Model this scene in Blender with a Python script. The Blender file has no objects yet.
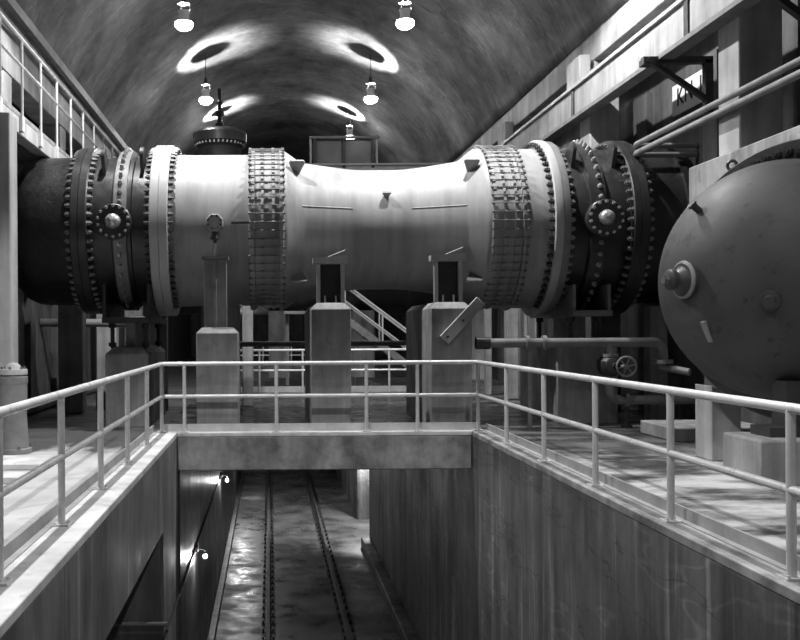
import bpy, math, random
from mathutils import Vector, Matrix
random.seed(7)
S = bpy.context.scene
COL = S.collection
PI = math.pi
# ------------------------------------------------------------------ camera
F, PX, PY, EYE = 950.0, 270.0, 331.5, 1.575
cam = bpy.data.cameras.new('camera')
cam.sensor_width = 36.0
cam.sensor_fit = 'HORIZONTAL'
cam.lens = F * 36.0 / 800.0
cam.shift_x = (400 - PX) / 800.0
cam.shift_y = (PY - 320) / 800.0
cam.clip_end = 200
cam_o = bpy.data.objects.new('camera', cam)
COL.objects.link(cam_o)
cam_o.location = (0, 0, EYE)
cam_o.rotation_euler = (PI / 2, math.radians(0.35), 0)
S.camera = cam_o


def X(px, Y):
    return (px - PX) / F * Y


def Z(py, Y):
    return EYE + (PY - py) / F * Y


# ------------------------------------------------------------------ materials
def mat(name, base, rough=.6, metal=0.0, var=.3, scale=1.5, stretch=(1, 1, 1), bump=.15, bscale=18,
        streak=0.0, sscale=(5, 5, .35), rvar=.1, detail=6, spots=0.0, spot_scale=3.0, spec=.5, contrast=.5, light_spots=0.0, drips=0.0, pipe_shade=None, cracks=0.0, cscale=(.5, 1.6, .5)):
    m = bpy.data.materials.new(name)
    m.use_nodes = True
    nt = m.node_tree
    N, L = nt.nodes, nt.links
    b = N['Principled BSDF']
    tc = N.new('ShaderNodeTexCoord')

    def noise(sc, st, det):
        mp = N.new('ShaderNodeMapping')
        mp.inputs['Scale'].default_value = st
        L.new(tc.outputs['Object'], mp.inputs['Vector'])
        n = N.new('ShaderNodeTexNoise')
        n.inputs['Scale'].default_value = sc
        n.inputs['Detail'].default_value = det
        n.inputs['Roughness'].default_value = .62
        L.new(mp.outputs[0], n.inputs['Vector'])
        return n

    def ramp(sock, lo, hi, a, c):
        r = N.new('ShaderNodeMapRange')
        r.inputs['From Min'].default_value = lo
        r.inputs['From Max'].default_value = hi
        r.inputs['To Min'].default_value = a
        r.inputs['To Max'].default_value = c
        L.new(sock, r.inputs['Value'])
        return r.outputs[0]

    def mul(a, c):
        x = N.new('ShaderNodeMath')
        x.operation = 'MULTIPLY'
        L.new(a, x.inputs[0])
        if isinstance(c, (int, float)):
            x.inputs[1].default_value = c
        else:
            L.new(c, x.inputs[1])
        return x.outputs[0]

    n1 = noise(scale, stretch, detail)
    w = .25 * (1 - contrast) + .05
    v = ramp(n1.outputs[0], .5 - w, .5 + w, base * (1 - var), base * (1 + var))
    if streak:
        n2 = noise(1.0, sscale, 5)
        v = mul(v, ramp(n2.outputs[0], .36, .64, 1 - streak, 1 + streak))
    if spots:
        n3 = noise(spot_scale, (1, 1, 1), 4)
        v = mul(v, ramp(n3.outputs[0], .58, .68, 1, 1 - spots))
    if light_spots:
        n5 = noise(spot_scale * .8, (1, 1, .5), 5)
        v = mul(v, ramp(n5.outputs[0], .6, .72, 1, 1 + light_spots))
    if drips:
        n6 = noise(1.0, (5.5, 5.5, .24), 6)
        v = mul(v, ramp(n6.outputs[0], .56, .66, 1, 1 + drips))
        n7 = noise(1.0, (2.3, 2.3, .3), 6)
        v = mul(v, ramp(n7.outputs[0], .55, .68, 1, .55))
    if cracks:
        n9 = noise(1.0, cscale, 3)
        sb = N.new('ShaderNodeMath'); sb.operation = 'SUBTRACT'; sb.inputs[1].default_value = .5
        L.new(n9.outputs[0], sb.inputs[0])
        ab = N.new('ShaderNodeMath'); ab.operation = 'ABSOLUTE'
        L.new(sb.outputs[0], ab.inputs[0])
        v = mul(v, ramp(ab.outputs[0], 0, .011, 1 + cracks, 1))
        n10 = noise(1.3, (cscale[0], cscale[1] * .7, cscale[2]), 4)
        sb2 = N.new('ShaderNodeMath'); sb2.operation = 'SUBTRACT'; sb2.inputs[1].default_value = .47
        L.new(n10.outputs[0], sb2.inputs[0])
        ab2 = N.new('ShaderNodeMath'); ab2.operation = 'ABSOLUTE'
        L.new(sb2.outputs[0], ab2.inputs[0])
        v = mul(v, ramp(ab2.outputs[0], 0, .009, .5, 1))
    if pipe_shade:  # far deck darkened along Y: the pipeline's shadow painted into the base colour
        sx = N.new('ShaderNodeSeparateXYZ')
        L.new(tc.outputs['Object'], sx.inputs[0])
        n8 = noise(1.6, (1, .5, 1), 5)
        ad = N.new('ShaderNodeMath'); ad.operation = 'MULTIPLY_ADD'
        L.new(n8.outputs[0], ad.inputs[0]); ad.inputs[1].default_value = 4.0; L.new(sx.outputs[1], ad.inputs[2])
        v = mul(v, ramp(ad.outputs[0], pipe_shade[0], pipe_shade[1], 1, pipe_shade[2]))
    cc = N.new('ShaderNodeCombineColor')
    for i in range(3):
        L.new(v, cc.inputs[i])
    L.new(cc.outputs[0], b.inputs['Base Color'])
    b.inputs['Metallic'].default_value = metal
    b.inputs['Specular IOR Level'].default_value = spec
    nr = noise(scale * 1.7, stretch, 4)
    L.new(ramp(nr.outputs[0], .35, .65, max(.03, rough - rvar), min(1, rough + rvar)), b.inputs['Roughness'])
    if bump:
        nb = noise(bscale, stretch, 5)
        bp = N.new('ShaderNodeBump')
        bp.inputs['Strength'].default_value = bump
        bp.inputs['Distance'].default_value = .03
        L.new(nb.outputs[0], bp.inputs['Height'])
        L.new(bp.outputs[0], b.inputs['Normal'])
    return m


def emit(name, strength):
    m = bpy.data.materials.new(name)
    m.use_nodes = True
    b = m.node_tree.nodes['Principled BSDF']
    b.inputs['Base Color'].default_value = (.8, .8, .8, 1)
    b.inputs['Emission Color'].default_value = (1, 1, 1, 1)
    b.inputs['Emission Strength'].default_value = strength
    return m


M = {}
M['vault'] = mat('vault_concrete', .135, .75, var=.6, scale=.7, stretch=(1, .7, 1), bump=.3, bscale=5, streak=.14, sscale=(.7, 2.4, .7), light_spots=.4, spot_scale=.7, contrast=.6, detail=12, cracks=.55, cscale=(.28, 1.1, .28))
M['wallc'] = mat('wall_concrete', .085, .75, var=.32, scale=.9, bump=.2, bscale=9, streak=.4, sscale=(2.2, 2.2, .2), spots=.3, spot_scale=1.0)
M['beamc'] = mat('beam_concrete', .42, .7, var=.22, scale=1.1, bump=.12, bscale=12, streak=.22, sscale=(3, 3, .4))
M['pitwall'] = mat('pit_wall_concrete', .15, .62, var=.45, scale=.9, stretch=(1, 1, .6), bump=.15, bscale=10, streak=.32, sscale=(1.6, 1.6, .12), rvar=.12, light_spots=.4, spot_scale=1.1, drips=.8)
M['pitwallr'] = mat('stained_pit_wall_concrete', .085, .6, var=.6, scale=.9, stretch=(1, 1, .6), bump=.2, bscale=10, streak=.45, sscale=(2.4, 2.4, .15), rvar=.12, light_spots=.6, spot_scale=1.2, drips=1.3, detail=10, cracks=.5, cscale=(.5, .25, 1.1))
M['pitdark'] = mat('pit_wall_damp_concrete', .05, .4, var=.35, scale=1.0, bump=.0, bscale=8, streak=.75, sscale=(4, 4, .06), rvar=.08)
M['pitfloor'] = mat('pit_floor_wet_concrete', .09, .42, var=.55, scale=.8, bump=.3, bscale=2.2, rvar=.2, light_spots=1.2, spot_scale=.6, contrast=.6)
M['deck'] = mat('deck_concrete', .55, .5, var=.16, scale=1.0, stretch=(.8, 1.2, 1), bump=.06, bscale=14, rvar=.12, spots=.25, spot_scale=2.2, pipe_shade=(14.2, 15.0, .14))
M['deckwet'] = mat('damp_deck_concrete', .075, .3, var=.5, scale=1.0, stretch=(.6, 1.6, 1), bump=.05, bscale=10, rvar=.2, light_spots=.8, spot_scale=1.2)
M['deckr'] = mat('stained_deck_concrete', .33, .42, var=.8, scale=1.1, stretch=(.7, 1.2, 1), bump=.06, bscale=12, rvar=.2, contrast=.85, detail=9, pipe_shade=(13.6, 14.6, .25))
M['kerbr'] = mat('stained_kerb_concrete', .27, .6, var=.6, scale=2.2, stretch=(2, .8, 1), bump=.15, bscale=22, contrast=.6)
M['kerb'] = mat('kerb_concrete', .62, .6, var=.25, scale=2.5, bump=.12, bscale=25, spots=.3, spot_scale=4)
M['crossbeam'] = mat('mottled_beam_concrete', .24, .7, var=.6, scale=1.8, bump=.2, bscale=14, streak=.2, sscale=(3, 3, .5), spots=.35, spot_scale=2.2, contrast=.5)
M['pier'] = mat('pier_concrete', .30, .75, var=.25, scale=1.6, bump=.2, bscale=16, streak=.25, sscale=(4, 4, .4), spots=.3, spot_scale=2.5)
M['venturi'] = mat('grey_enamel', .37, .5, var=.08, scale=1.2, bump=.025, bscale=5, streak=.16, sscale=(4, 1.2, .5), rvar=.06, spots=.08, spot_scale=1.4)
M['whitefl'] = mat('white_enamel', .5, .4, var=.06, scale=2, bump=.02, streak=.08, sscale=(2, 4, .5))
M['valve'] = mat('dark_grey_enamel', .035, .38, var=.35, scale=2.0, bump=.10, bscale=14, streak=.25, sscale=(3, 3, .6), rvar=.08)
M['black'] = mat('black_coating', .016, .42, var=.3, scale=3, bump=.35, bscale=12, rvar=.1)
M['bolt'] = mat('bolt_steel', .20, .35, metal=.35, var=.4, scale=8, bump=0)
M['boltdark'] = mat('dark_bolt_steel', .05, .35, metal=.2, var=.4, scale=8, bump=0)
M['boltlight'] = mat('bright_bolt_steel', .5, .3, metal=.5, var=.3, scale=8, bump=0)
M['rail'] = mat('rail_paint', .72, .36, var=.12, scale=4, bump=.03, metal=.15)
M['toe'] = mat('toe_board_paint', .34, .5, var=.25, scale=2.5, bump=.05)
M['steel'] = mat('dark_painted_steel', .04, .45, var=.3, scale=3, bump=.08)
M['midsteel'] = mat('grey_painted_steel', .22, .45, var=.25, scale=3, bump=.06)
M['lightsteel'] = mat('pale_painted_steel', .5, .4, var=.2, scale=3, bump=.04)
M['tank'] = mat('tank_grey_paint', .055, .6, var=.16, scale=.9, bump=.07, bscale=9, rvar=.05, spots=.6, spot_scale=5.5, streak=.12, sscale=(1.5, 1.5, .4))
M['panel'] = mat('glossy_panel', .28, .16, var=.12, scale=2, bump=.02)
M['railtrack'] = mat('rusty_rail_steel', .045, .6, metal=.0, var=.4, scale=5, bump=.15)
M['sign'] = mat('white_sign_paint', .8, .5, var=.05, bump=0)
M['ink'] = mat('black_sign_paint', .015, .6, var=.05, bump=0)
M['bulb'] = emit('lamp_bulb_glow', 34000)
M['globe'] = emit('lamp_globe_glow', 150)
M['pitbulb'] = emit('pit_lamp_glow', 1000)
# translucent white lamp reflector
m = mat('opal_reflector', .8, .4, var=.03, bump=0)
nt = m.node_tree
tr = nt.nodes.new('ShaderNodeBsdfTranslucent'); tr.inputs[0].default_value = (.8, .8, .8, 1)
mx = nt.nodes.new('ShaderNodeMixShader'); mx.inputs[0].default_value = .10
nt.links.new(nt.nodes['Principled BSDF'].outputs[0], mx.inputs[1]); nt.links.new(tr.outputs[0], mx.inputs[2])
nt.links.new(mx.outputs[0], nt.nodes['Material Output'].inputs[0])
M['opal'] = m


# ------------------------------------------------------------------ mesh builder
class MB:
    def __init__(s):
        s.v, s.f = [], []

    def add(s, vs, fs):
        o = len(s.v)
        s.v += [Vector(p) for p in vs]
        s.f += [tuple(i + o for i in f) for f in fs]
        return s

    def box(s, x0, x1, y0, y1, z0, z1):
        if x0 > x1: x0, x1 = x1, x0
        if y0 > y1: y0, y1 = y1, y0
        if z0 > z1: z0, z1 = z1, z0
        return s.add([(x0, y0, z0), (x1, y0, z0), (x1, y1, z0), (x0, y1, z0), (x0, y0, z1), (x1, y0, z1), (x1, y1, z1), (x0, y1, z1)],
                     [(0, 3, 2, 1), (4, 5, 6, 7), (0, 1, 5, 4), (1, 2, 6, 5), (2, 3, 7, 6), (3, 0, 4, 7)])

    def pier(s, x0, x1, y0, y1, z0, z1, c=.1):
        """block with a bevelled crown"""
        a = [(x0, y0), (x1, y0), (x1, y1), (x0, y1)]
        b = [(x0 + c, y0 + c), (x1 - c, y0 + c), (x1 - c, y1 - c), (x0 + c, y1 - c)]
        vs = [(p[0], p[1], z0) for p in a] + [(p[0], p[1], z1 - c) for p in a] + [(p[0], p[1], z1) for p in b]
        fs = [(0, 3, 2, 1), (8, 9, 10, 11)]
        for k in (0, 4):
            for i in range(4):
                j = (i + 1) % 4
                fs.append((k + i, k + j, k + 4 + j, k + 4 + i))
        return s.add(vs, fs)

    def lathe(s, prof, origin=(0, 0, 0), axis='Z', seg=48, a0=0.0, a1=2 * PI):
        """prof: (t, r) along the axis"""
        full = abs(a1 - a0 - 2 * PI) < 1e-6
        n = seg if full else seg + 1
        vs, fs = [], []
        for (t, r) in prof:
            r = max(r, 1e-4)
            for k in range(n):
                a = a0 + (a1 - a0) * k / seg
                c, d = r * math.cos(a), r * math.sin(a)
                p = {'X': (t, c, d), 'Y': (d, t, c), 'Z': (c, d, t)}[axis]
                vs.append((p[0] + origin[0], p[1] + origin[1], p[2] + origin[2]))
        for i in range(len(prof) - 1):
            for k in range(seg):
                j = (k + 1) % n
                fs.append((i * n + k, i * n + j, (i + 1) * n + j, (i + 1) * n + k))
        return s.add(vs, fs)

    def tube(s, pts, r, seg=12, cap=True):
        pts = [Vector(p) for p in pts]
        rings = []
        up = None
        for i, p in enumerate(pts):
            if i == 0: d = pts[1] - p
            elif i == len(pts) - 1: d = p - pts[i - 1]
            else: d = (pts[i + 1] - p).normalized() + (p - pts[i - 1]).normalized()
            d.normalize()
            if up is None:
                up = Vector((0, 0, 1)) if abs(d.z) < .9 else Vector((1, 0, 0))
            u = d.cross(up)
            if u.length < 1e-4:
                u = d.orthogonal()
            u.normalize()
            w = u.cross(d).normalized()
            up = w
            rings.append([p + r * (math.cos(2 * PI * k / seg) * u + math.sin(2 * PI * k / seg) * w) for k in range(seg)])
        vs = [q for g in rings for q in g]
        fs = []
        for i in range(len(rings) - 1):
            for k in range(seg):
                j = (k + 1) % seg
                fs.append((i * seg + k, (i + 1) * seg + k, (i + 1) * seg + j, i * seg + j))
        if cap:
            fs.append(tuple(range(seg)))
            e = (len(rings) - 1) * seg
            fs.append(tuple(e + k for k in reversed(range(seg))))
        return s.add(vs, fs)

    def bar(s, p, q, w, h, up=(0, 0, 1)):
        p, q = Vector(p), Vector(q)
        d = (q - p).normalized()
        u = d.cross(Vector(up))
        if u.length < 1e-4: u = d.orthogonal()
        u.normalize()
        n = u.cross(d).normalized()
        vs = []
        for c in (p, q):
            for a, b in ((-1, -1), (1, -1), (1, 1), (-1, 1)):
                vs.append(c + u * a * w / 2 + n * b * h / 2)
        return s.add(vs, [(0, 1, 2, 3), (7, 6, 5, 4), (0, 4, 5, 1), (1, 5, 6, 2), (2, 6, 7, 3), (3, 7, 4, 0)])

    def prism(s, poly, axis, t0, t1):
        """poly in the plane across axis: X->(y,z)  Y->(x,z)  Z->(x,y)"""
        def P(a, b, t): return {'X': (t, a, b), 'Y': (a, t, b), 'Z': (a, b, t)}[axis]
        n = len(poly)
        vs = [P(a, b, t0) for a, b in poly] + [P(a, b, t1) for a, b in poly]
        fs = [tuple(range(n)), tuple(range(2 * n - 1, n - 1, -1))]
        for i in range(n):
            j = (i + 1) % n
            fs.append((i, n + i, n + j, j))
        return s.add(vs, fs)

    def torus(s, c, R, r, axis='Y', seg=28, sub=8):
        vs, fs = [], []
        for i in range(seg):
            a = 2 * PI * i / seg
            for k in range(sub):
                b = 2 * PI * k / sub
                q, t = R + r * math.cos(b), r * math.sin(b)
                x, y = q * math.cos(a), q * math.sin(a)
                p = {'X': (t, x, y), 'Y': (x, t, y), 'Z': (x, y, t)}[axis]
                vs.append((p[0] + c[0], p[1] + c[1], p[2] + c[2]))
        for i in range(seg):
            for k in range(sub):
                i2, k2 = (i + 1) % seg, (k + 1) % sub
                fs.append((i * sub + k, i2 * sub + k, i2 * sub + k2, i * sub + k2))
        return s.add(vs, fs)

    def xform(s, mtx):
        s.v = [mtx @ p for p in s.v]
        return s

    def mesh(s, name, material, smooth=True, origin=None):
        me = bpy.data.meshes.new(name)
        o = Vector(origin) if origin is not None else Vector()
        me.from_pydata([tuple(p - o) for p in s.v], [], s.f)
        import bmesh
        bm = bmesh.new()
        bm.from_mesh(me)
        bmesh.ops.recalc_face_normals(bm, faces=bm.faces)
        bm.to_mesh(me)
        bm.free()
        me.materials.append(material)
        if smooth:
            me.shade_smooth()
            me.set_sharp_from_angle(angle=math.radians(35))
        return me

    def build(s, name, material, parent=None, loc=None, bevel=0.0, smooth=True):
        """geometry is given in the parent's space (or world); loc = where this object's own origin sits"""
        loc = Vector(loc) if loc is not None else Vector()
        ob = bpy.data.objects.new(name, s.mesh(name, material, smooth, loc))
        COL.objects.link(ob)
        ob.location = loc
        if parent is not None: ob.parent = parent
        if bevel:
            md = ob.modifiers.new('edge', 'BEVEL')
            md.width = bevel
            md.segments = 2
            md.limit_method = 'ANGLE'
            md.angle_limit = math.radians(40)
        return ob


def tag(o, label=None, cat=None, group=None, kind=None):
    if label: o['label'] = label
    if cat: o['category'] = cat
    if group: o['group'] = group
    if kind: o['kind'] = kind
    return o


def empty(name, loc, label, cat, group=None, rz=0.0):
    o = bpy.data.objects.new(name, None)
    o.empty_display_size = .2
    COL.objects.link(o)
    o.location = loc
    o.rotation_euler = (0, 0, rz)
    return tag(o, label, cat, group)


def inst(name, me, parent=None, loc=(0, 0, 0), rot=(0, 0, 0)):
    o = bpy.data.objects.new(name, me)
    COL.objects.link(o)
    o.location = loc
    o.rotation_euler = rot
    if parent is not None: o.parent = parent
    return o


def copy_tree(o, parent=None):
    c = o.copy()
    COL.objects.link(c)
    if parent is not None:
        c.parent = parent
        c.matrix_parent_inverse = o.matrix_parent_inverse.copy()
    for ch in list(o.children):
        copy_tree(ch, c)
    return c


def struct(name, mb, material, bevel=0.0, smooth=True, parent=None):
    o = mb.build(name, material, parent, bevel=bevel, smooth=smooth)
    if parent is None: o['kind'] = 'structure'
    return o


# shared bolt meshes: axis along local +X
def bolt_mesh(name, r, h, material, dome=False):
    b = MB()
    if dome:
        b.lathe([(0, r * 1.15), (h * .25, r * 1.15), (h * .25, r), (h * .7, r * .85), (h, r * .4), (h, 0)], axis='X', seg=8)
    else:
        b.lathe([(0, r * 1.2), (h * .15, r * 1.2), (h * .15, r), (h * .7, r), (h * .7, r * .55), (h, r * .55), (h, 0)], axis='X', seg=6)
    return b.mesh(name, material, True)


def ring_angles(n, lo=-72, hi=112):
    st = 360.0 / n
    k = math.ceil(lo / st)
    out = []
    while k * st <= hi:
        out.append(math.radians(k * st))
        k += 1
    return out


# ------------------------------------------------------------------ the setting
PL, PR, PF = -1.42, 3.05, EYE - 6.65       # pit left / right / floor
YS0, YS1 = 14.42, 25.0                     # deck slab that crosses the pit
WL, WR, YE = -5.9, 7.2, 60.0
V0, VX, VZ, VR = -6.0, .6, EYE + 3.47, 6.36

b = MB()
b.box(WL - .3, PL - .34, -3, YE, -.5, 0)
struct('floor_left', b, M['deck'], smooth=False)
b = MB()
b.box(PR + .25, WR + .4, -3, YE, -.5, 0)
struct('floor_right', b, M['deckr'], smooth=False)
b = MB()
b.box(PL - .34, PR + .25, YS0 + .18, YS1, -.5, 0)
b.box(PL - .34, PR + .25, 40, YE, -.5, 0)
struct('floor_crossing', b, M['deckwet'], smooth=False)

# pit walls (kerb edges are their own trim)
b = MB()
b.box(PL - .6, PL, -3, 12.5, -1.05, -.03)
b.box(PL - .6, PL, 12.5, 45, PF, -.03)
b.box(PL - 2.2, PL - .6, 12.5, 12.9, PF, -.5)
b.box(PL - 2.2, PL - 1.9, -3, 12.5, PF, -.5)
struct('wall_pit_left', b, M['pitwall'], smooth=False)
b = MB()
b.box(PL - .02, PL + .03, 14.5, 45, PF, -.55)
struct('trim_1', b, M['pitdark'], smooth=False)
b = MB()
b.box(PR, PR + .6, -3, 29.5, PF, -.03)
b.box(PR, PR + .6, 33.5, 45, PF, -.03)
b.box(PR, PR + 2.6, 29.5, 33.5, -1.6, -.03)
b.box(PR + 2.4, PR + 2.6, 29.3, 33.7, PF, -1.6)
b.box(PR + .6, PR + 2.5, 29.2, 29.5, PF, -1.6)
b.box(PR + .6, PR + 2.5, 33.5, 33.8, PF, -1.6)
struct('wall_pit_right', b, M['pitwallr'], smooth=False)
b = MB()
b.box(PL - 2.2, PR + 2.6, -3, 46, PF - .3, PF)
struct('floor_pit', b, M['pitfloor'], smooth=False)
b = MB()
b.box(PL - .6, PR + .6, 45, 45.4, PF, -.03)
struct('wall_pit_back', b, M['pitdark'], smooth=False)
# concrete sill blocks against the foot of the right and left pit walls
b = MB()
b.box(PR - .28, PR, 17, 29.3, PF, PF + .3)
struct('trim_2', b, M['pitwallr'], bevel=.02)
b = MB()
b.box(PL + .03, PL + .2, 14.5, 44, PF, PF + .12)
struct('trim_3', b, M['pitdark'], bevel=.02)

# kerb strips along the pit edge, cross beam
b = MB(); b.box(PL - .36, PL, -3, YS0, -.03, .05)
struct('trim_4', b, M['kerb'], bevel=.012)
b = MB(); b.box(PR, PR + .27, -3, YS0, -.03, .05)
struct('trim_5', b, M['kerbr'], bevel=.012)
b = MB(); b.box(PL, PR, YS0, YS0 + .5, -.53, -.02)
struct('trim_6', b, M['crossbeam'], bevel=.015)
b = MB(); b.box(PL - .36, PR + .27, YS0 - .0, YS0 + .2, -.02, .04)
struct('trim_7', b, M['kerb'], bevel=.012)

# vault
b = MB()
n = 64
a0, a1 = math.radians(22), math.radians(161.5)
vs, fs = [], []
ys = [-6 + 2.2 * i for i in range(31)]
for y in ys:
    for k in range(n + 1):
        a = a0 + (a1 - a0) * k / n
        vs.append((VX + VR * math.cos(a), y, VZ + VR * math.sin(a)))
for i in range(len(ys) - 1):
    for k in range(n):
        p = i * (n + 1) + k
        fs.append((p, p + 1, p + n + 2, p + n + 1))
b.add(vs, fs)
ceil_o = struct('ceiling', b, M['vault'])
md = ceil_o.modifiers.new('thick', 'SOLIDIFY'); md.thickness = .25; md.offset = -1
# pale construction joints of the vault
for i, (yj, w, aa, bb) in enumerate([(23.5, .4, 140, 161), (36.0, .3, 24, 160), (38.4, .1, 24, 160), (29.3, .08, 25, 155)]):
    b = MB()
    vs, fs = [], []
    for k in range(49):
        a = math.radians(aa + (bb - aa) * k / 48)
        for (y, r) in ((yj, VR + .05), (yj + w, VR + .05), (yj + w, VR - .012), (yj, VR - .012)):
            vs.append((VX + r * math.cos(a), y, VZ + r * math.sin(a)))
    for k in range(48):
        for q in range(4):
            fs.append((4 * k + q, 4 * k + (q + 1) % 4, 4 * k + 4 + (q + 1) % 4, 4 * k + 4 + q))
    b.add(vs, fs)
    struct('trim_%d' % (8 + i), b, M['beamc'] if i < 2 else M['pitdark'])

# side and end walls
b = MB(); b.box(WL - .3, WL, -6, YE, 0, 8.2)
b.box(WL, -4.98, -6, YE, 0, EYE + 3.3)
for y in (14.4, 16.6, 19.3, 21.6, 24.2, 26.5):
    b.box(-4.98, -4.86, y, y + .4, 0, EYE + 3.1)
struct('wall_left', b, M['wallc'], smooth=False)
b = MB(); b.box(WR, WR + .4, -6, YE, 0, 8.0)
for y in (12.2, 15.0, 17.8, 20.6, 23.4, 26.2, 29):
    b.box(WR - .12, WR, y, y + .5, 0, 6.0)
struct('wall_right', b, M['wallc'], smooth=False)
b = MB(); b.box(WL - .3, WR + .4, YE, YE + .4, -.5, 11.6)
struct('wall_back', b, M['wallc'], smooth=False)
b = MB(); b.box(WL - .3, WR + .4, -6.3, -6, -6, 11.6)
struct('wall_front', b, M['wallc'], smooth=False)

# spandrel beams under the vault, both sides
b = MB(); b.box(-5.5, -4.95, -5, 58, EYE + 4.95, EYE + 6.45)
struct('trim_12', b, M['beamc'], bevel=.02)
b = MB(); b.box(6.3, 6.95, -5, 58, EYE + 5.22, EYE + 6.2)
struct('trim_13', b, M['beamc'], bevel=.02)

# columns
def column(name, x0, x1, y0, y1, z0, z1, label, group, m='beamc'):
    o = MB().box(x0, x1, y0, y1, z0, z1).build(name, M[m], loc=((x0 + x1) / 2, (y0 + y1) / 2, z0), bevel=.025)
    return tag(o, label, 'column', group)

rc = [12.85, 18.7, 24.5, 30.3, 36.1]
rl = ['tall concrete column standing on the concrete ledge behind the domed tank',
      'concrete column rising behind the second dark bolted valve on the right',
      'dim concrete column on the right side, next one past the valve',
      'distant concrete column on the right side below the pale girder',
      'farthest concrete column on the right side below the pale girder']
for i, y in enumerate(rc):
    column('concrete_column', 6.22, 6.8, y - .3, y + .3, EYE + 2.36 if i == 0 else 0, EYE + 5.22, rl[i], 'right wall columns')
ll = ['nearest pale concrete column behind the gallery railing, cut by the left picture edge',
      'pale concrete column behind the gallery railing above the black pipe end',
      'third concrete column behind the gallery railing',
      'fourth concrete column behind the gallery railing above the left bolted valve']
for i, y in enumerate([18.1, 22.95, 27.8, 32.6]):
    column('concrete_column', -5.45, -4.97, y - .3, y + .3, EYE + 3.3, EYE + 4.95, ll[i], 'gallery wall columns')

# crane girder right with joint plates, packing blocks
g = empty('crane_girder', (6.05, 26, EYE + 4.2), 'long pale crane runway girder along the right columns', 'girder')
def child(mb, name, material, par, bevel=0, smooth=True, origin=None):
    """mb given in world coordinates; par an unrotated empty"""
    o = Vector(origin) if origin is not None else Vector(par.location)
    off = Vector(par.matrix_world.translation) if False else Vector(par.location)
    for i, v in enumerate(mb.v): mb.v[i] = v - off
    return mb.build(name, M[material], par, loc=(o - off), bevel=bevel, smooth=smooth)
child(MB().box(6.0, 6.2, -4, 56, EYE + 4.2, EYE + 4.72), 'web', 'beamc', g, bevel=.015)
child(MB().box(5.95, 6.215, -4, 56, EYE + 4.72, EYE + 4.78), 'top_flange', 'lightsteel', g)
child(MB().box(5.97, 6.215, -4, 56, EYE + 4.13, EYE + 4.2), 'bottom_flange', 'midsteel', g)
for y in (13.6, 18.7, 24.5, 30.3):
    child(MB().box(5.975, 6.0, y - .07, y + .07, EYE + 4.16, EYE + 4.74), 'splice_plate', 'steel', g)
bl_lab = ['nearest', 'second', 'third', 'farthest']
for i, y in enumerate([18.7, 24.5, 30.3, 36.1]):
    o = MB().box(5.99, 6.215, y - .4, y + .4, EYE + 4.78, EYE + 5.3).build('packing_block', M['beamc'], loc=(6.4, y, EYE + 4.78), bevel=.02)
    tag(o, bl_lab[i] + ' pale concrete block between the right girder and the beam above', 'block', 'packing blocks on the girder')

# ledge behind tank
b = MB().prism([(10.9, EYE + 1.98), (12.3, EYE + 1.98), (12.3, EYE + 1.2), (13.93, EYE + 1.2), (13.93, EYE + 2.36), (10.9, EYE + 2.36)], 'X', 6.15, 7.07)
o = b.build('concrete_ledge', M['pier'], loc=(6.6, 13.1, 0), bevel=.02)
tag(o, 'raised concrete ledge with a bright top edge behind the domed tank', 'ledge')

# black bracket frame hung below girder
t = empty('bracket_frame', (6.3, 14.6, EYE + 3.4), 'black triangular steel bracket frame hanging below the right girder', 'bracket')
yb = 14.6
x0, x1 = X(647, yb), X(710, yb); z0, z1 = Z(106, yb), Z(63, yb)
child(MB().box(x0 - .05, x1 + .05, yb - .06, yb + .06, z1 - .05, z1 + .05), 'top_bar', 'steel', t)
child(MB().box(x1 - .07, x1 + .05, yb - .06, yb + .06, z0 - .15, z1), 'hanger', 'steel', t)
child(MB().bar((x0, yb - .07, z1), (x1, yb - .07, z0), .07, .1, up=(0, 1, 0)), 'diagonal_brace', 'steel', t)
child(MB().box(x0 - .06, x0 + .1, yb - .1, yb + .1, z1 - .08, EYE + 4.14), 'hanger_clip', 'steel', t)
# braces in the right hand upper corner
o = MB().bar((X(763, 11.5), 11.5, Z(-11, 11.5)), (X(812, 11.5), 11.5, Z(26, 11.5)), .08, .1, up=(0, 1, 0)).build('steel_brace', M['steel'])
tag(o, 'dark diagonal steel brace in the upper right corner', 'brace')
o = MB().bar((X(741, 13.6), 13.6, Z(118, 13.6)), (X(771, 13.6), 13.6, Z(163, 13.6)), .12, .16, up=(0, 1, 0)).build('steel_brace', M['steel'])
tag(o, 'dark stub brace beside the tall column, just above the ledge', 'brace')

# sign
ys, zs = 15.95, Z(92, 15.95) 
sg = empty('wall_sign', (WR - .13, ys, zs), 'small white wall sign with black lettering KN-1', 'sign')
child(MB().box(WR - .15, WR - .12, ys - .64, ys + .64, zs - .32, zs + .2), 'board', 'sign', sg)
cu = bpy.data.curves.new('letters', 'FONT')
cu.body = 'KN-1'; cu.size = .44; cu.extrude = .004; cu.align_x = 'CENTER'; cu.align_y = 'CENTER'
cu.space_character = 1.05
to = bpy.data.objects.new('letters_source', cu)
COL.objects.link(to)
dg = bpy.context.evaluated_depsgraph_get()
me = bpy.data.meshes.new_from_object(to.evaluated_get(dg))
bpy.data.objects.remove(to)
me.materials.clear(); me.materials.append(M['ink'])
lt = inst('lettering', me, sg, (-.026, -.06, -.05), (PI / 2, 0, -PI / 2))

# twin pipes along right columns
for i, (s, r) in enumerate([(3.08, .045), (2.93, .05)]):
    o = MB().tube([(6.12, 3, EYE + s), (6.12, 15.8, EYE + s), (6.15, 15.92, EYE + s), (6.27, 15.95, EYE + s), (7.18, 15.95, EYE + s)], r).build('conduit_pipe', M['midsteel'], loc=(6.12, 18, EYE + s))
    tag(o, ['upper of the two thin pipes running along the right columns', 'lower of the two thin pipes running along the right columns'][i], 'pipe', 'thin pipes along the right columns')

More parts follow.
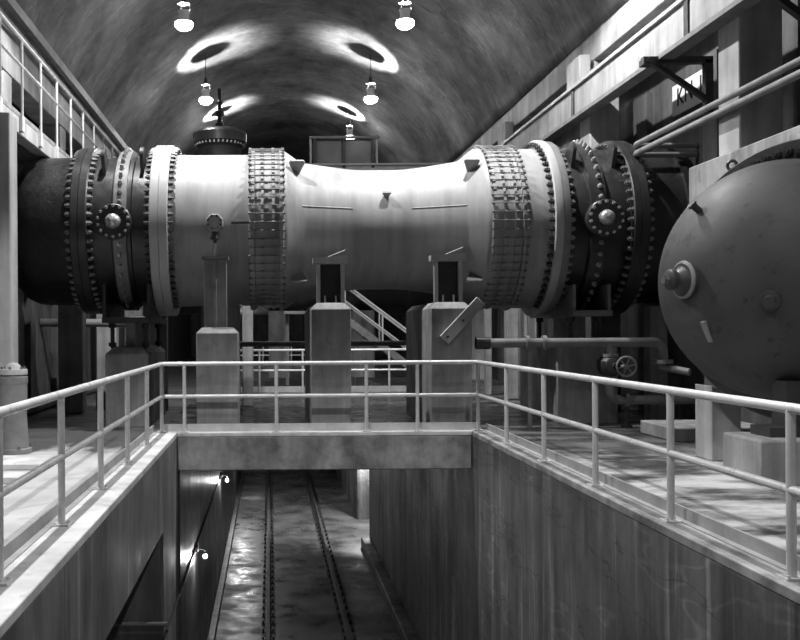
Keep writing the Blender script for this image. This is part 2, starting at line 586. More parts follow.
# ------------------------------------------------------------------ gallery, left
GX, GZ = -3.9, EYE + 3.46
gal = empty('gallery', (GX, 20, GZ), 'raised walkway gallery with concrete edge beam along the left wall', 'gallery')
child(MB().box(-4.96, GX, -4, 45, GZ - .08, GZ), 'deck_slab', 'pier', gal, bevel=.01)
child(MB().box(GX - .22, GX, -4, 45, GZ - .345, GZ - .08), 'edge_beam', 'beamc', gal, bevel=.015)
for i in range(12):
    y = 11.3 + 3.75 * (i - 1)
    child(MB().box(-4.95, GX - .22, y - .1, y + .1, GZ - .34, GZ - .08), 'cross_beam', 'pier', gal)

gr = empty('gallery_guardrail', (GX + .03, 20, GZ), 'pale pipe guardrail along the raised gallery at upper left', 'guardrail')
child(MB().tube([(GX + .03, 4, GZ + 1.15), (GX + .03, 44, GZ + 1.15)], .027, 8), 'top_rail', 'rail', gr)
child(MB().tube([(GX + .03, 4, GZ + .72), (GX + .03, 44, GZ + .72)], .024, 8), 'mid_rail', 'rail', gr)
pm = MB().tube([(0, 0, -.3), (0, 0, 1.15)], .021, 8).mesh('post', M['rail'])
pl_ = MB().box(-.03, .02, -.07, .07, -.3, -.06).mesh('fixing_plate', M['rail'])
for i in range(24):
    p = inst('post', pm, gr, (0, 13.7 + 1.22 * i - 20, 0))
    inst('fixing_plate', pl_, p)

lab = ['square concrete gallery column at the left picture edge, in front of the black pipe',
       'dim concrete gallery column standing under the black pipe end',
       'third gallery column, half hidden behind the left valve pier', 'fourth gallery column in the dark under the gallery']
for i, y in enumerate([13.55, 18.65, 22.7, 27.1]):
    column('gallery_column', -4.12, -3.64, y - .2, y + .2, 0, GZ - .345, lab[i], 'gallery columns', 'beamc' if i == 0 else 'pier')

# crane rail below the vault, left
o = MB().box(-4.95, -4.78, -4, 56, EYE + 6.1, EYE + 6.24).box(-4.93, -4.8, -4, 56, EYE + 6.24, EYE + 6.42).build('conductor_rail', M['midsteel'], loc=(-4.86, 26, EYE + 6.1))
tag(o, 'long straight rail running under the vault above the left gallery', 'rail')
o = MB().tube([(-4.88, -4, EYE + 5.75), (-4.88, 56, EYE + 5.75)], .04).build('conduit_pipe', M['midsteel'], loc=(-4.88, 26, EYE + 5.75))
tag(o, 'thin conduit just below the long rail above the left gallery', 'pipe')

# ------------------------------------------------------------------ guardrails round the pit
def rail_posts(par, pts, h, base_z, m='rail'):
    pmesh = MB().tube([(0, 0, 0), (0, 0, h)], .029, 12).mesh('post', M[m])
    bmesh_ = MB().box(-.065, .065, -.065, .065, 0, .014).tube([(.045, .045, 0), (.045, .045, .03)], .012, 6).tube([(-.045, -.045, 0), (-.045, -.045, .03)], .012, 6).mesh('base_plate', M[m])
    for (x, y) in pts:
        p = inst('post', pmesh, par, Vector((x, y, base_z)) - Vector(par.location))
        inst('base_plate', bmesh_, p)

PY_ = [14.5 - 1.742 * i for i in range(8)]
HT, HM = EYE - .487, .59
XL, XR = -1.66, 3.17
# left
g = empty('guardrail', (XL, 8, .05), 'pale two rail pipe guardrail along the left edge of the pit', 'guardrail', 'pit guardrails')
child(MB().tube([(XL, 1.5, HT), (XL, 14.5, HT)], .033, 16), 'top_rail', 'rail', g)
child(MB().tube([(XL, 1.5, HM), (XL, 14.5, HM)], .029, 16), 'mid_rail', 'rail', g)
child(MB().box(XL - .135, XL - .115, 1.5, 14.5, .0, .155).box(XL - .115, XL - .06, 1.5, 14.5, .05, .06), 'toe_board', 'toe', g)
rail_posts(g, [(XL, y) for y in PY_], HT - .05, .05)
# right
g = empty('guardrail', (XR, 8, .05), 'pale two rail pipe guardrail along the right edge of the pit', 'guardrail', 'pit guardrails')
child(MB().tube([(XR, 1.5, HT), (XR, 14.5, HT)], .033, 16), 'top_rail', 'rail', g)
child(MB().tube([(XR, 1.5, HM), (XR, 14.5, HM)], .029, 16), 'mid_rail', 'rail', g)
child(MB().box(XR + .115, XR + .135, 1.5, 14.5, .0, .155).box(XR + .06, XR + .115, 1.5, 14.5, .05, .06), 'toe_board', 'toe', g)
rail_posts(g, [(XR, y) for y in PY_], HT - .05, .05)
# cross
g = empty('guardrail', ((XL + XR) / 2, 14.5, .04), 'pale guardrail crossing the pit in front of the concrete piers', 'guardrail', 'pit guardrails')
child(MB().tube([(XL, 14.5, HT), (XR, 14.5, HT)], .033, 14), 'top_rail', 'rail', g)
child(MB().tube([(XL, 14.5, HM), (XR, 14.5, HM)], .029, 14), 'mid_rail', 'rail', g)
child(MB().box(XL, XR, 14.6, 14.62, .0, .16).box(XL, XR, 14.56, 14.6, .04, .05), 'toe_board', 'lightsteel', g)
rail_posts(g, [(X(p, 14.5), 14.5) for p in (184, 276, 366, 417)], HT - .04, .04)

# ------------------------------------------------------------------ pipeline
AY, AZ = 17.0, EYE + 1.80
def front(X_, th, r):
    """point at angle th (0 = towards the viewer, 90 = top) on radius r"""
    return Vector((X_, AY - r * math.cos(th), AZ + r * math.sin(th)))

def bolt_ring(par, off, x, r, n, me, name, flip=False, lo=-72, hi=112):
    for th in ring_angles(n, lo, hi):
        o = inst(name, me, par, front(x, th, r) - off, (0, 0, PI if flip else 0))

HEX = bolt_mesh('flange_bolt', .043, .085, M['bolt'])
HEXD = bolt_mesh('flange_bolt', .043, .09, M['boltdark'])
HEXL = bolt_mesh('ring_bolt', .036, .075, M['boltlight'], True)

def pipe_thing(name, x, label, cat):
    e = empty(name, (x, AY, AZ), label, cat)
    return e, Vector(e.location)

def prof(e, name, material, pts, seg=96, off=None):
    return MB().lathe([(p - e.location.x, r) for p, r in pts], axis='X', seg=seg).build(name, M[material], e)

# black penstock, left
e, off = pipe_thing('penstock_pipe', -3.7, 'matt black pipe end beside the left gallery column', 'pipe')
prof(e, 'barrel', 'black', [(-4.62, 0), (-4.6, .4), (-4.52, .8), (-4.4, 1.05), (-4.24, 1.22), (-4.08, 1.29), (-3.95, 1.305), (-3.26, 1.305)])
fl = prof(e, 'flange', 'valve', [(-3.28, 1.3), (-3.28, 1.455), (-3.265, 1.47), (-3.15, 1.47), (-3.145, 1.3)])
bolt_ring(fl, off, -3.28, 1.405, 60, HEX, 'flange_bolt', True)

# left butterfly valve
def trunnion(e, x, out, R=.29):
    """bolted trunnion cover on the viewer's side"""
    y0 = AY - out
    c = MB().lathe([(0, R * .8), (.25, R * .8), (.25, R), (.36, R), (.375, R * .95), (.375, R * .45), (.375, 0)], (x, 0, AZ), 'Y', 32)
    for v in c.v: v.y = y0 + .37 - v.y
    off = Vector(e.location)
    for i, v in enumerate(c.v): c.v[i] = v - off
    cov = c.build('trunnion_cover', M['valve'], e, loc=Vector((x, y0, AZ)) - off)
    h = MB().lathe([(.0, .125), (.06, .125), (.1, .11), (.14, .075), (.16, .0)], (0, 0, 0), 'Y', 20)
    for v in h.v: v.y = -v.y
    h.build('hub_cap', M['boltlight'], cov, smooth=True)
    bm_ = MB().lathe([(0, .026), (.045, .026), (.05, .018), (.05, 0)], (0, 0, 0), 'Y', 6)
    for v in bm_.v: v.y = -v.y
    bme = bm_.mesh('cover_bolt', M['boltlight'])
    for k in range(14):
        a = 2 * PI * (k + .5) / 14
        inst('cover_bolt', bme, cov, (R * .86 * math.cos(a), 0, R * .86 * math.sin(a)))
    return cov

def lug(e, x, th, r, size=.2, name='lifting_lug', m='valve', thick=.06):
    """plate with an eye standing radially on the pipe, across its axis"""
    b = MB()
    s = size
    prof_ = [(-s * .8, -.05), (s * .8, -.05), (s * .62, s * .7)]
    for k in range(9):
        a = math.radians(20 + 140 * k / 8)
        prof_.append((s * .55 * math.cos(a), s * .9 + s * .45 * math.sin(a)))
    prof_.append((-s * .62, s * .7))
    b.prism(prof_, 'X', -thick / 2, thick / 2)
    b.torus((0, 0, s * .9), s * .27, s * .1, 'X', 16, 6)
    # local z = outward; local y = along circumference
    rot = Matrix.Rotation(PI / 2 - th, 4, 'X')   # th=90 -> z up ; th=0 -> z toward -Y
    b.xform(rot)
    p = front(x, th, r) - Vector(e.location)
    o = b.build(name, M[m], e)
    o.location = p
    return o

e, off = pipe_thing('butterfly_valve', -2.5, 'dark bolted butterfly valve with round hub cover, left end of the pipeline', 'valve')
vl = e
fl = prof(e, 'flange', 'valve', [(-3.14, 1.3), (-3.14, 1.47), (-3.02, 1.47), (-3.0, 1.455), (-3.0, 1.3)])
bolt_ring(fl, off, -3.0, 1.405, 60, HEX, 'flange_bolt')
prof(e, 'body', 'valve', [(-3.0, 1.30), (-2.62, 1.30), (-2.6, 1.34), (-2.3, 1.34), (-2.28, 1.30), (-1.98, 1.30)])
rg = prof(e, 'centre_ring', 'midsteel', [(-2.57, 1.33), (-2.57, 1.41), (-2.36, 1.41), (-2.36, 1.33)])
for th in ring_angles(50):
    inst('ring_bolt', HEXL, rg, front(-2.47, th, 1.41) - off, (0, 0, 0)).rotation_euler = (0, 0, 0)
    o = rg.children[-1]
    d = Vector((0, -math.cos(th), math.sin(th)))
    o.rotation_euler = d.to_track_quat('X', 'Z').to_euler()
trunnion(e, -2.53, 1.62)
lug(e, -2.78, math.radians(50), 1.3, .26, m='steel')
lug(e, -2.14, math.radians(52), 1.3, .26, m='steel')
wf = prof(e, 'white_flange', 'whitefl', [(-1.97, 1.3), (-1.97, 1.5), (-1.955, 1.512), (-1.83, 1.512), (-1.82, 1.50), (-1.82, 1.3)])
bolt_ring(wf, off, -1.97, 1.435, 66, HEXD, 'flange_bolt', True)
fo = MB().box(-2.78, -1.98, 15.7, 18.3, Z(322, 15.7), Z(316, 15.7)).box(-2.78, -2.72, 15.75, 17.6, Z(316, 15.7), AZ - 1.0).box(-2.04, -1.98, 15.75, 17.6, Z(316, 15.7), AZ - 1.0)
child(fo, 'foot', 'valve', e, bevel=.01)

# venturi tube
e, off = pipe_thing('venturi_tube', 1.5, 'long pale grey venturi tube with a narrow waist, middle of the pipeline', 'pipe')
vt = e
wf = prof(e, 'white_flange', 'whitefl', [(-1.82, 1.3), (-1.82, 1.50), (-1.81, 1.512), (-1.68, 1.512), (-1.665, 1.5), (-1.665, 1.3)])
bolt_ring(wf, off, -1.665, 1.435, 66, HEXD, 'flange_bolt')
prof(e, 'inlet_barrel', 'venturi', [(-1.67, 1.345), (-1.5, 1.345), (-1.3, 1.338), (-.36, 1.338), (-.34, 1.34)])
def coupling(x0, x1, r, lastname):
    c = prof(e, 'flexible_coupling', 'venturi', [(x0 - .07, r - .06), (x0 - .07, r), (x0 - .05, r + .015), (x0 + .02, r + .015), (x0 + .03, r - .035), (x1 - .03, r - .035), (x1 - .02, r + .02), (x1 + .03, r + .02), (x1 + .05, r), (x1 + .05, r - .06)])
    for q in (.33, .72):
        xx = x0 + (x1 - x0) * q
        MB().lathe([(xx - .022 - off.x, r - .04), (xx - .022 - off.x, r - .01), (xx + .022 - off.x, r - .01), (xx + .022 - off.x, r - .04)], axis='X', seg=96).build('follower_band', M['venturi'], c)
    w = x1 - x0 + .1
    rod = MB()
    rod.lathe([(-w / 2, 0), (-w / 2, .009), (w / 2, .009), (w / 2, 0)], axis='X', seg=6)
    for s in (-1, 1):
        rod.lathe([(s * w / 2 - .03, 0), (s * w / 2 - .03, .024), (s * w / 2 + .015, .024), (s * w / 2 + .015, 0)], axis='X', seg=6)
    for q in (.33, .72):
        xx = -w / 2 + .05 + (x1 - x0) * q
        rod.lathe([(xx - .03, 0), (xx - .03, .02), (xx + .03, .02), (xx + .03, 0)], axis='X', seg=6)
    rme = rod.mesh('tie_rod', M['bolt'])
    for th in ring_angles(64):
        inst('tie_rod', rme, c, front((x0 + x1) / 2, th, r + .035) - off)
    return c
coupling(-.27, .20, 1.405, '')
body = [(.23, 1.40), (.28, 1.395), (.31, 1.375), (.55, 1.20), (.62, 1.185), (.8, 1.16), (1.1, 1.115), (1.4, 1.075), (1.55, 1.062), (1.75, 1.056), (2.2, 1.056),
        (2.4, 1.065), (2.75, 1.11), (3.1, 1.165), (3.3, 1.2), (3.36, 1.22), (3.58, 1.40), (3.63, 1.42), (3.68, 1.425)]
prof(e, 'throat', 'venturi', body, 128)
coupling(3.73, 4.2, 1.43, '')
prof(e, 'outlet_barrel', 'venturi', [(4.2, 1.40), (4.27, 1.41), (4.66, 1.41)])
wf2 = prof(e, 'white_flange', 'whitefl', [(4.66, 1.35), (4.66, 1.545), (4.672, 1.56), (4.785, 1.56), (4.8, 1.55), (4.8, 1.35)])
bolt_ring(wf2, off, 4.66, 1.48, 62, HEXD, 'flange_bolt', True)
# lugs on the throat (triangular ears), weld seam bars, coupling latch
def ear(x, th, r, s, flip=False):
    b = MB()
    poly = [(-s * .22, -.03), (s * .22, -.03), (s * .62, s * .85), (s * .5, s * 1.02), (-s * .5, s * 1.02), (-s * .62, s * .85)]
    b.prism(poly, 'Y', -.018, .018)
    b.torus((0, 0, s * .68), s * .2, s * .06, 'Y', 14, 6)
    b.xform(Matrix.Rotation(PI / 2 - th, 4, 'X'))
    o = b.build('lifting_ear', M['venturi'], e)
    o.location = front(x, th, r) - off
for (x, th, r, fl_) in [(.47, 47, 1.25, False), (3.42, 47, 1.26, True), (.5, -42, 1.22, False), (3.44, -42, 1.24, True), (1.98, 27, 1.05, False)]:
    ear(x, math.radians(th), r, .12 if r == 1.05 else .22, fl_)
MB().tube([front(xx, math.radians(14), rr - .003) - off for xx, rr in body if .55 <= xx <= 1.5], .012, 6).build('weld_bead', M['venturi'], e)
MB().tube([front(xx, math.radians(14), rr - .003) - off for xx, rr in body if 2.4 <= xx <= 3.3], .012, 6).build('weld_bead', M['venturi'], e)
MB().tube([(-.62 - off.x, -1.43, .0), (-.33 - off.x, -1.45, .0)], .035, 8).build('coupling_bolt', M['steel'], e)
# square bleed valve on the barrel
bv = MB()
bx, bz, by = X(215, 15.5), Z(222, 15.5), AY - 1.38
bv.prism([(bx + .15 * math.cos(PI / 8 + k * PI / 4), bz + .15 * math.sin(PI / 8 + k * PI / 4)) for k in range(8)], 'Y', by - .12, by + .15)
bvo = child(bv, 'bleed_valve', 'venturi', e, bevel=.012)
bb = MB().lathe([(0, .02), (-.04, .02), (-.045, 0)], axis='Y', seg=6).mesh('cover_bolt', M['boltdark'])
for k in range(8):
    a = k * PI / 4 + PI / 8
    inst('cover_bolt', bb, bvo, Vector((bx + .11 * math.cos(a), by - .12, bz + .11 * math.sin(a))) - off)
sm = MB().lathe([(bz - .32, .03), (bz - .27, .03), (bz - .27, .07), (bz - .23, .07), (bz - .2, .05), (bz - .13, .05), (bz - .1, .1)], (bx, by, 0), 'Z', 14)
child(sm, 'bleed_spindle', 'steel', e)

# right butterfly valve
e, off = pipe_thing('butterfly_valve', 5.4, 'dark bolted butterfly valve with round hub cover, right end of the pipeline', 'valve')
vr = e
fl = prof(e, 'flange', 'midsteel', [(4.8, 1.35), (4.8, 1.54), (4.91, 1.54), (4.925, 1.53), (4.925, 1.35)])
bolt_ring(fl, off, 4.925, 1.46, 62, HEX, 'flange_bolt')
prof(e, 'body', 'valve', [(4.92, 1.37), (5.25, 1.40), (5.27, 1.44), (5.55, 1.44), (5.57, 1.40), (5.95, 1.37)])
rg = prof(e, 'centre_ring', 'valve', [(5.27, 1.42), (5.27, 1.5), (5.52, 1.5), (5.52, 1.42)])
for th in ring_angles(50):
    d = Vector((0, -math.cos(th), math.sin(th)))
    inst('ring_bolt', HEXL, rg, front(5.43, th, 1.5) - off, d.to_track_quat('X', 'Z').to_euler())
trunnion(e, 5.42, 1.72, .3)
lug(e, 5.1, math.radians(50), 1.38, .26, m='steel')
lug(e, 5.78, math.radians(50), 1.38, .26, m='steel')
fl = prof(e, 'end_flange', 'valve', [(5.95, 1.35), (5.95, 1.53), (5.965, 1.545), (6.07, 1.545), (6.075, 1.35)])
bolt_ring(fl, off, 5.95, 1.47, 58, HEX, 'flange_bolt', True)
zf = Z(315, 15.7)
fo = MB().box(X(573, 15.7), X(613, 15.7), 15.7, 18.3, zf - .05, zf + .05).box(5.02, 5.08, 15.75, 17.6, zf + .05, AZ - 1.05).box(5.6, 5.66, 15.75, 17.6, zf + .05, AZ - 1.05)
child(fo, 'foot', 'midsteel', e, bevel=.01)

e, off = pipe_thing('penstock_pipe', 6.6, 'matt black pipe running from the right valve into the right wall', 'pipe')
fl = prof(e, 'flange', 'valve', [(6.075, 1.3), (6.075, 1.545), (6.2, 1.545), (6.215, 1.53), (6.215, 1.3)])
bolt_ring(fl, off, 6.215, 1.47, 58, HEX, 'flange_bolt')
prof(e, 'barrel', 'black', [(6.2, 1.33), (6.3, 1.34), (6.9, 1.34), (6.9, 1.42), (7.0, 1.42), (7.0, 1.34), (7.18, 1.34)])

# ------------------------------------------------------------------ piers under the pipeline
def pier(x0, x1, y0, y1, z1, label, group='concrete piers under the pipeline', c=.1, anchors=True):
    e = empty('concrete_pier', ((x0 + x1) / 2, y0, 0), label, 'pier', group)
    child(MB().pier(x0, x1, y0, y1, 0, z1, c), 'block', 'pier', e, bevel=.012)
    return e

def stand(e, x0, x1, y, z0, z1):
    child(MB().box(x0, x0 + .06, y, y + .1, z0, z1 - .1), 'leg', 'lightsteel', e)
    child(MB().box(x1 - .06, x1, y, y + .1, z0, z1 - .1), 'leg', 'lightsteel', e)
    child(MB().prism([(x0 - .06, z1 - .09), (x1 + .06, z1 - .1), (x1 + .04, z1 + .04), (x0 + .3, z1 + .02), (x0 - .06, z1)], 'Y', y - .05, y + .2), 'cap_plate', 'lightsteel', e)
    child(MB().box(x0 + .05, x1 - .05, y + .11, y + .15, z0, z1 - .1), 'web_plate', 'steel', e)
    child(MB().tube([(x0 + .1, y + .05, z1 - .02), (x1 + .02, y + .05, z1 + .13)], .009, 6), 'rod', 'lightsteel', e)
    for q in (.3, .68):
        child(MB().tube([(x0 + (x1 - x0) * q, y - .02, z0 - .02), (x0 + (x1 - x0) * q, y - .02, z0 + .12)], .018, 6), 'anchor_bolt', 'midsteel', e)

yp = 15.2
p2 = pier(X(311, yp), X(351, yp), yp, yp + 2.8, Z(303, yp), 'concrete pier under the middle of the pipeline, left of the two with frames')
stand(p2, X(317, 15.4), X(345, 15.4), 15.42, Z(303, yp), Z(258, 15.4))
p3 = pier(X(431, yp), X(472, yp), yp, yp + 2.8, Z(303, yp), 'concrete pier with the slanted plank fixed across its front')
stand(p3, X(435, 15.4), X(463, 15.4), 15.42, Z(303, yp), Z(256, 15.4))
# valve piers
yv = 15.75
pl1 = pier(X(105, yv), X(148, yv), yv, yv + 2.6, Z(346, yv), 'concrete pier under the left bolted valve, behind the left guardrail', c=.12)
pr1 = pier(X(561, yv), X(622, yv), yv + .2, yv + 2.6, Z(345, yv), 'concrete pier under the right bolted valve, behind the valve handwheel', c=.06)
for (pp, xs, zt) in ((pl1, (-2.66, -2.1), Z(322, 15.7)), (pr1, (5.08, 5.58), zf - .05)):
    for xx in xs:
        for yy in (16.05, 17.9):
            zz = Z(346, yv)
            child(MB().tube([(xx, yy, zz - .03), (xx, yy, zt + .1)], .035, 8).tube([(xx, yy, zz), (xx, yy, zz + .07)], .07, 6).tube([(xx, yy, zt - .08), (xx, yy, zt)], .07, 6), 'jack_bolt', 'steel', pp)
    child(MB().box(xs[0] + .2, xs[1] - .2, 16.2, 17.7, zz - .02, zt), 'packing', 'midsteel', pp)
# jack pier
yj = 15.1
jp = pier(X(196, yj), X(238, yj), yj, yj + .8, Z(327, yj), 'stepped concrete pier carrying a slender post under the bleed valve', c=.09)
ps = MB().box(X(204, 15.3), X(227, 15.3), 15.3, 15.42, Z(328, 15.3), Z(259, 15.3)).box(X(213.5, 15.3), X(217, 15.3), 15.27, 15.3, Z(328, 15.3), Z(259, 15.3))
child(ps, 'post', 'pier', jp, bevel=.01)
child(MB().box(X(202, 15.25), X(229, 15.25), 15.2, 15.6, Z(259, 15.3), Z(256.5, 15.3)), 'cap_plate', 'midsteel', jp)
child(MB().lathe([(Z(256.5, 15.3), .06), (Z(255, 15.3), .06), (Z(254, 15.3), .022), (Z(241.5, 15.3), .022)], (bx, by, 0), 'Z', 10), 'jack_screw', 'lightsteel', jp)
# plank on the right pier
e = empty('plank', (X(463, 15.1), 15.1, Z(322, 15.1)), 'slanted wooden plank bolted across the front of a concrete pier', 'plank')
pa, pb = Vector((X(444, 15.15), 15.15, Z(341, 15.15))), Vector((X(481, 15.15), 15.15, Z(302, 15.15)))
child(MB().bar(pa, pb, .18, .07, up=(0, 1, 0)), 'board', 'beamc', e, bevel=.008)
for q in (.08, .5):
    c = pa.lerp(pb, q)
    child(MB().lathe([(15.06, .018), (15.115, .022)], (c.x, 0, c.z), 'Y', 8).lathe([(15.06, .018), (15.06, 0)], (c.x, 0, c.z), 'Y', 8), 'bolt_head', 'steel', e)

# ------------------------------------------------------------------ domed tank, right
TX, TY, TZ, TR = 5.70, 10.55, EYE + .535, 1.33
tk = empty('domed_tank', (TX, TY, TZ), 'large dark grey tank with a domed end at the right picture edge', 'tank', rz=-math.radians(54))
tp = [(-1.16 * math.sin(a), TR * math.cos(a)) for a in [math.radians(90 - 3 * k) for k in range(31)]]
MB().lathe([(t, r) for t, r in tp] + [(.06, TR), (.08, TR - .02)], axis='Y', seg=96).build('domed_head', M['tank'], tk)
MB().lathe([(.07, TR - .02), (.08, TR - .035), (.46, TR - .035)], axis='Y', seg=96).build('shell', M['tank'], tk)
fl = MB().lathe([(.46, TR - .05), (.46, TR + .29), (.48, TR + .305), (.58, TR + .305), (.60, TR + .29), (.60, TR - .05)], axis='Y', seg=96).build('flange', M['steel'], tk)
MB().lathe([(.60, 0), (.60, TR + .27), (.62, TR + .285), (.72, TR + .285), (.74, TR + .27), (.74, 0)], axis='Y', seg=96).build('back_flange', M['steel'], tk)
tb = MB().lathe([(0, .05), (-.07, .05), (-.07, .028), (-.1, .028), (-.1, 0)], axis='Y', seg=6).mesh('flange_bolt', M['boltdark'])
for k in range(72):
    a = 2 * PI * k / 72
    if -35 < math.degrees(a) - 90 < 100:
        inst('flange_bolt', tb, fl, ((TR + .17) * math.cos(PI - a), .46, (TR + .17) * math.sin(a)))
# eye ring on the flange
MB().torus((0, 0, 0), .055, .02, 'Y', 18, 8).build('eye_ring', M['boltdark'], fl, loc=None).location = (-(TR + .34) * math.sin(math.radians(30)), .5, (TR + .34) * math.cos(math.radians(30)))
def on_dome(az, el):
    """unit direction on the head in the tank's frame: az from -Y towards -X, el up"""
    d = Vector((-math.sin(az) * math.cos(el), -math.cos(az) * math.cos(el), math.sin(el)))
    s = 1 / math.sqrt((d.x / TR) ** 2 + (d.y / 1.16) ** 2 + (d.z / TR) ** 2)
    return d * s, d
p, d = on_dome(math.radians(26), math.radians(0))
def along(mb, d): return mb.xform(d.to_track_quat('Z', 'Y').to_matrix().to_4x4())
bs = along(MB().lathe([(-.06, .2), (.04, .2), (.06, .18), (.06, .15), (.08, .12), (.12, .09), (.15, .09), (.15, .115), (.2, .115), (.215, .09), (.22, 0)], axis='Z', seg=28), d)
bo = bs.build('manhole_pin', M['steel'], tk); bo.location = p
rim = along(MB().torus((0, 0, .03), .185, .025, 'Z', 28, 8), d).build('pin_rim', M['midsteel'], bo)
nut = along(MB().lathe([(.21, .045), (.27, .045), (.27, 0)], axis='Z', seg=6), d).build('pin_nut', M['bolt'], bo)
p, d = on_dome(math.radians(30), math.radians(38))
along(MB().lathe([(-.03, .04), (.08, .04), (.09, .055), (.12, .055), (.12, 0)], axis='Z', seg=8), d).build('plug', M['steel'], tk).location = p
p, d = on_dome(math.radians(17), math.radians(-28))
along(MB().box(-.03, .03, -.12, .12, -.03, .02), d).build('name_plate', M['midsteel'], tk).location = p
p, d = on_dome(math.radians(-20), math.radians(-12))
along(MB().lathe([(-.03, .1), (.05, .1), (.06, .06), (.14, .06), (.14, 0)], axis='Z', seg=14), d).build('drain_stub', M['steel'], tk).location = p
# tank supports
e = empty('tank_block', (5.4, 9.6, 0), 'low concrete block on the deck under the domed tank', 'block')
child(MB().pier(4.9, 6.0, 9.5, 10.3, 0, .46, .02), 'block', 'pier', e, bevel=.01)
child(MB().box(5.1, 5.75, 9.7, 10.1, .46, .56).box(5.3, 5.5, 9.75, 10.05, .54, TZ - TR + .25), 'saddle', 'steel', e)
e = empty('tank_pier', (5.35, 11.6, 0), 'pale rectangular pier under the left flank of the domed tank', 'pier')
o = child(MB().prism([(5.25, 0), (5.6, 0), (5.6, .68), (5.33, .86), (5.25, .9)], 'Y', 11.3, 11.75), 'block', 'beamc', e, bevel=.012)

# ------------------------------------------------------------------ small pipework on the right
yq = 15.25
pz = Z(344.5, yq)
x0, x1 = X(482, yq), X(653, yq)
e = empty('drain_pipework', (5, yq, 0), 'horizontal grey pipe with flanges and a dropping elbow below the right valve', 'pipe')
arc = [(x1 + .16 * math.sin(math.radians(a)), yq, pz - .16 + .16 * math.cos(math.radians(a))) for a in range(0, 91, 15)]
child(MB().tube([(x0, yq, pz)] + arc + [(x1 + .16, yq, Z(366, yq))], .075, 16), 'pipe', 'midsteel', e)
for xx in (X(527, yq), X(544, yq)):
    child(MB().lathe([(xx - .03, .07), (xx - .03, .12), (xx + .03, .12), (xx + .03, .07)], (0, yq, pz), 'X', 20), 'flange', 'midsteel', e)
child(MB().lathe([(x0 - .1, 0), (x0 - .1, .1), (x0 + .12, .1), (x0 + .12, .07)], (0, yq, pz), 'X', 18), 'end_cap', 'steel', e)
child(MB().lathe([(Z(366, yq), .07), (Z(366, yq), .15), (Z(362, yq), .15), (Z(362, yq), .07)], (x1 + .16, yq, 0), 'Z', 18), 'drop_flange', 'midsteel', e)
child(MB().tube([(x1 + .1, yq, Z(368, yq)), (x1 + .2, yq - .05, Z(370, yq)), (x1 + .45, yq - .3, Z(374, yq))], .06, 12), 'nozzle', 'midsteel', e)
# bracing stand under it
child(MB().box(X(527, yq), X(531, yq), yq - .03, yq + .03, 0, pz - .05), 'support_leg', 'midsteel', e)
# handwheel valve
wx, wz = X(622, yq), Z(367.5, yq)
e = empty('handwheel_valve', (X(610, yq), yq, 0), 'dark gate valve with a spoked handwheel below the right valve', 'valve')
vx = X(609, yq)
child(MB().tube([(vx, yq, pz), (vx, yq, Z(357, yq))], .07, 12).lathe([(Z(359, yq), .05), (Z(359, yq), .15), (Z(356, yq), .15), (Z(356, yq), .05)], (vx, yq, 0), 'Z', 16), 'neck', 'midsteel', e)
child(MB().lathe([(Z(378, yq), .1), (Z(376, yq), .15), (Z(370, yq), .19), (Z(363, yq), .19), (Z(358, yq), .12)], (vx, yq, 0), 'Z', 20).lathe([(yq - .34, .05), (yq - .26, .05), (yq - .24, .13), (yq - .18, .13), (yq - .16, .1), (yq, .1)], (vx, 0, wz), 'Y', 20), 'body', 'steel', e)
wh = MB().torus((wx - .12, yq - .5, wz), .15, .017, 'Y', 32, 8)
child(wh, 'handwheel', 'midsteel', e)
sp = MB()
for k in range(6):
    a = 2 * PI * k / 6 + .2
    sp.tube([(wx - .12, yq - .5, wz), (wx - .12 + .15 * math.cos(a), yq - .5, wz + .15 * math.sin(a))], .011, 6)
sp.lathe([(yq - .53, 0), (yq - .53, .035), (yq - .47, .035), (yq - .3, .02)], (wx - .12, 0, wz), 'Y', 12)
child(sp, 'spokes', 'midsteel', e)
arc = [(vx + .16 - .16 * math.cos(math.radians(a)), yq, Z(392, yq) - .16 * math.sin(math.radians(a))) for a in range(0, 91, 15)]
child(MB().tube([(vx, yq, Z(378, yq))] + arc + [(X(700, yq), yq, arc[-1][2])], .075, 14), 'outlet_pipe', 'midsteel', e)
for px_ in (626, 664):
    child(MB().lathe([(X(px_, yq) - .03, .07), (X(px_, yq) - .03, .11), (X(px_, yq) + .03, .11), (X(px_, yq) + .03, .07)], (0, yq, arc[-1][2]), 'X', 16), 'pipe_clamp', 'midsteel', e)
child(MB().lathe([(0, .06), (.0, .09), (.04, .09), (.04, .03), (arc[-1][2] - .07, .03)], (X(626, yq), yq, 0), 'Z', 10), 'pipe_foot', 'steel', e)
# equipment plinth behind
o = MB().box(5.6, 7.0, 13.2, 14.4, 0, .2).build('equipment_plinth', M['pier'], loc=(6, 13.8, 0), bevel=.02)
tag(o, 'low concrete plinth on the deck behind the tank', 'plinth')
# free standing light column
column('concrete_column', X(650, 16.2), X(668, 16.2), 16.2, 16.5, 0, AZ - 1.40, 'narrow pale concrete column under the black pipe beside the tank', 'right wall columns', 'pier')
column('steel_post', X(507, 21.5), X(519, 21.5), 21.5, 21.8, 0, AZ - .2, 'slim post behind the pipeline, right of the plank pier', 'posts behind the pipeline', 'pier')
column('steel_post', X(520, 22.6), X(528, 22.6), 22.6, 22.9, 0, AZ + 1, 'pale post behind the pipeline, next to the pipe flanges', 'posts behind the pipeline', 'pier')
column('steel_post', X(486, 23), X(492, 23), 23, 23.25, 0, AZ, 'pale slim post just right of the slanted plank', 'posts behind the pipeline', 'pier')
column('steel_post', X(242, 20), X(253, 20), 20, 20.3, 0, AZ - .6, 'dark slim post behind the pipeline, beside the stepped pier', 'posts behind the pipeline', 'pier')

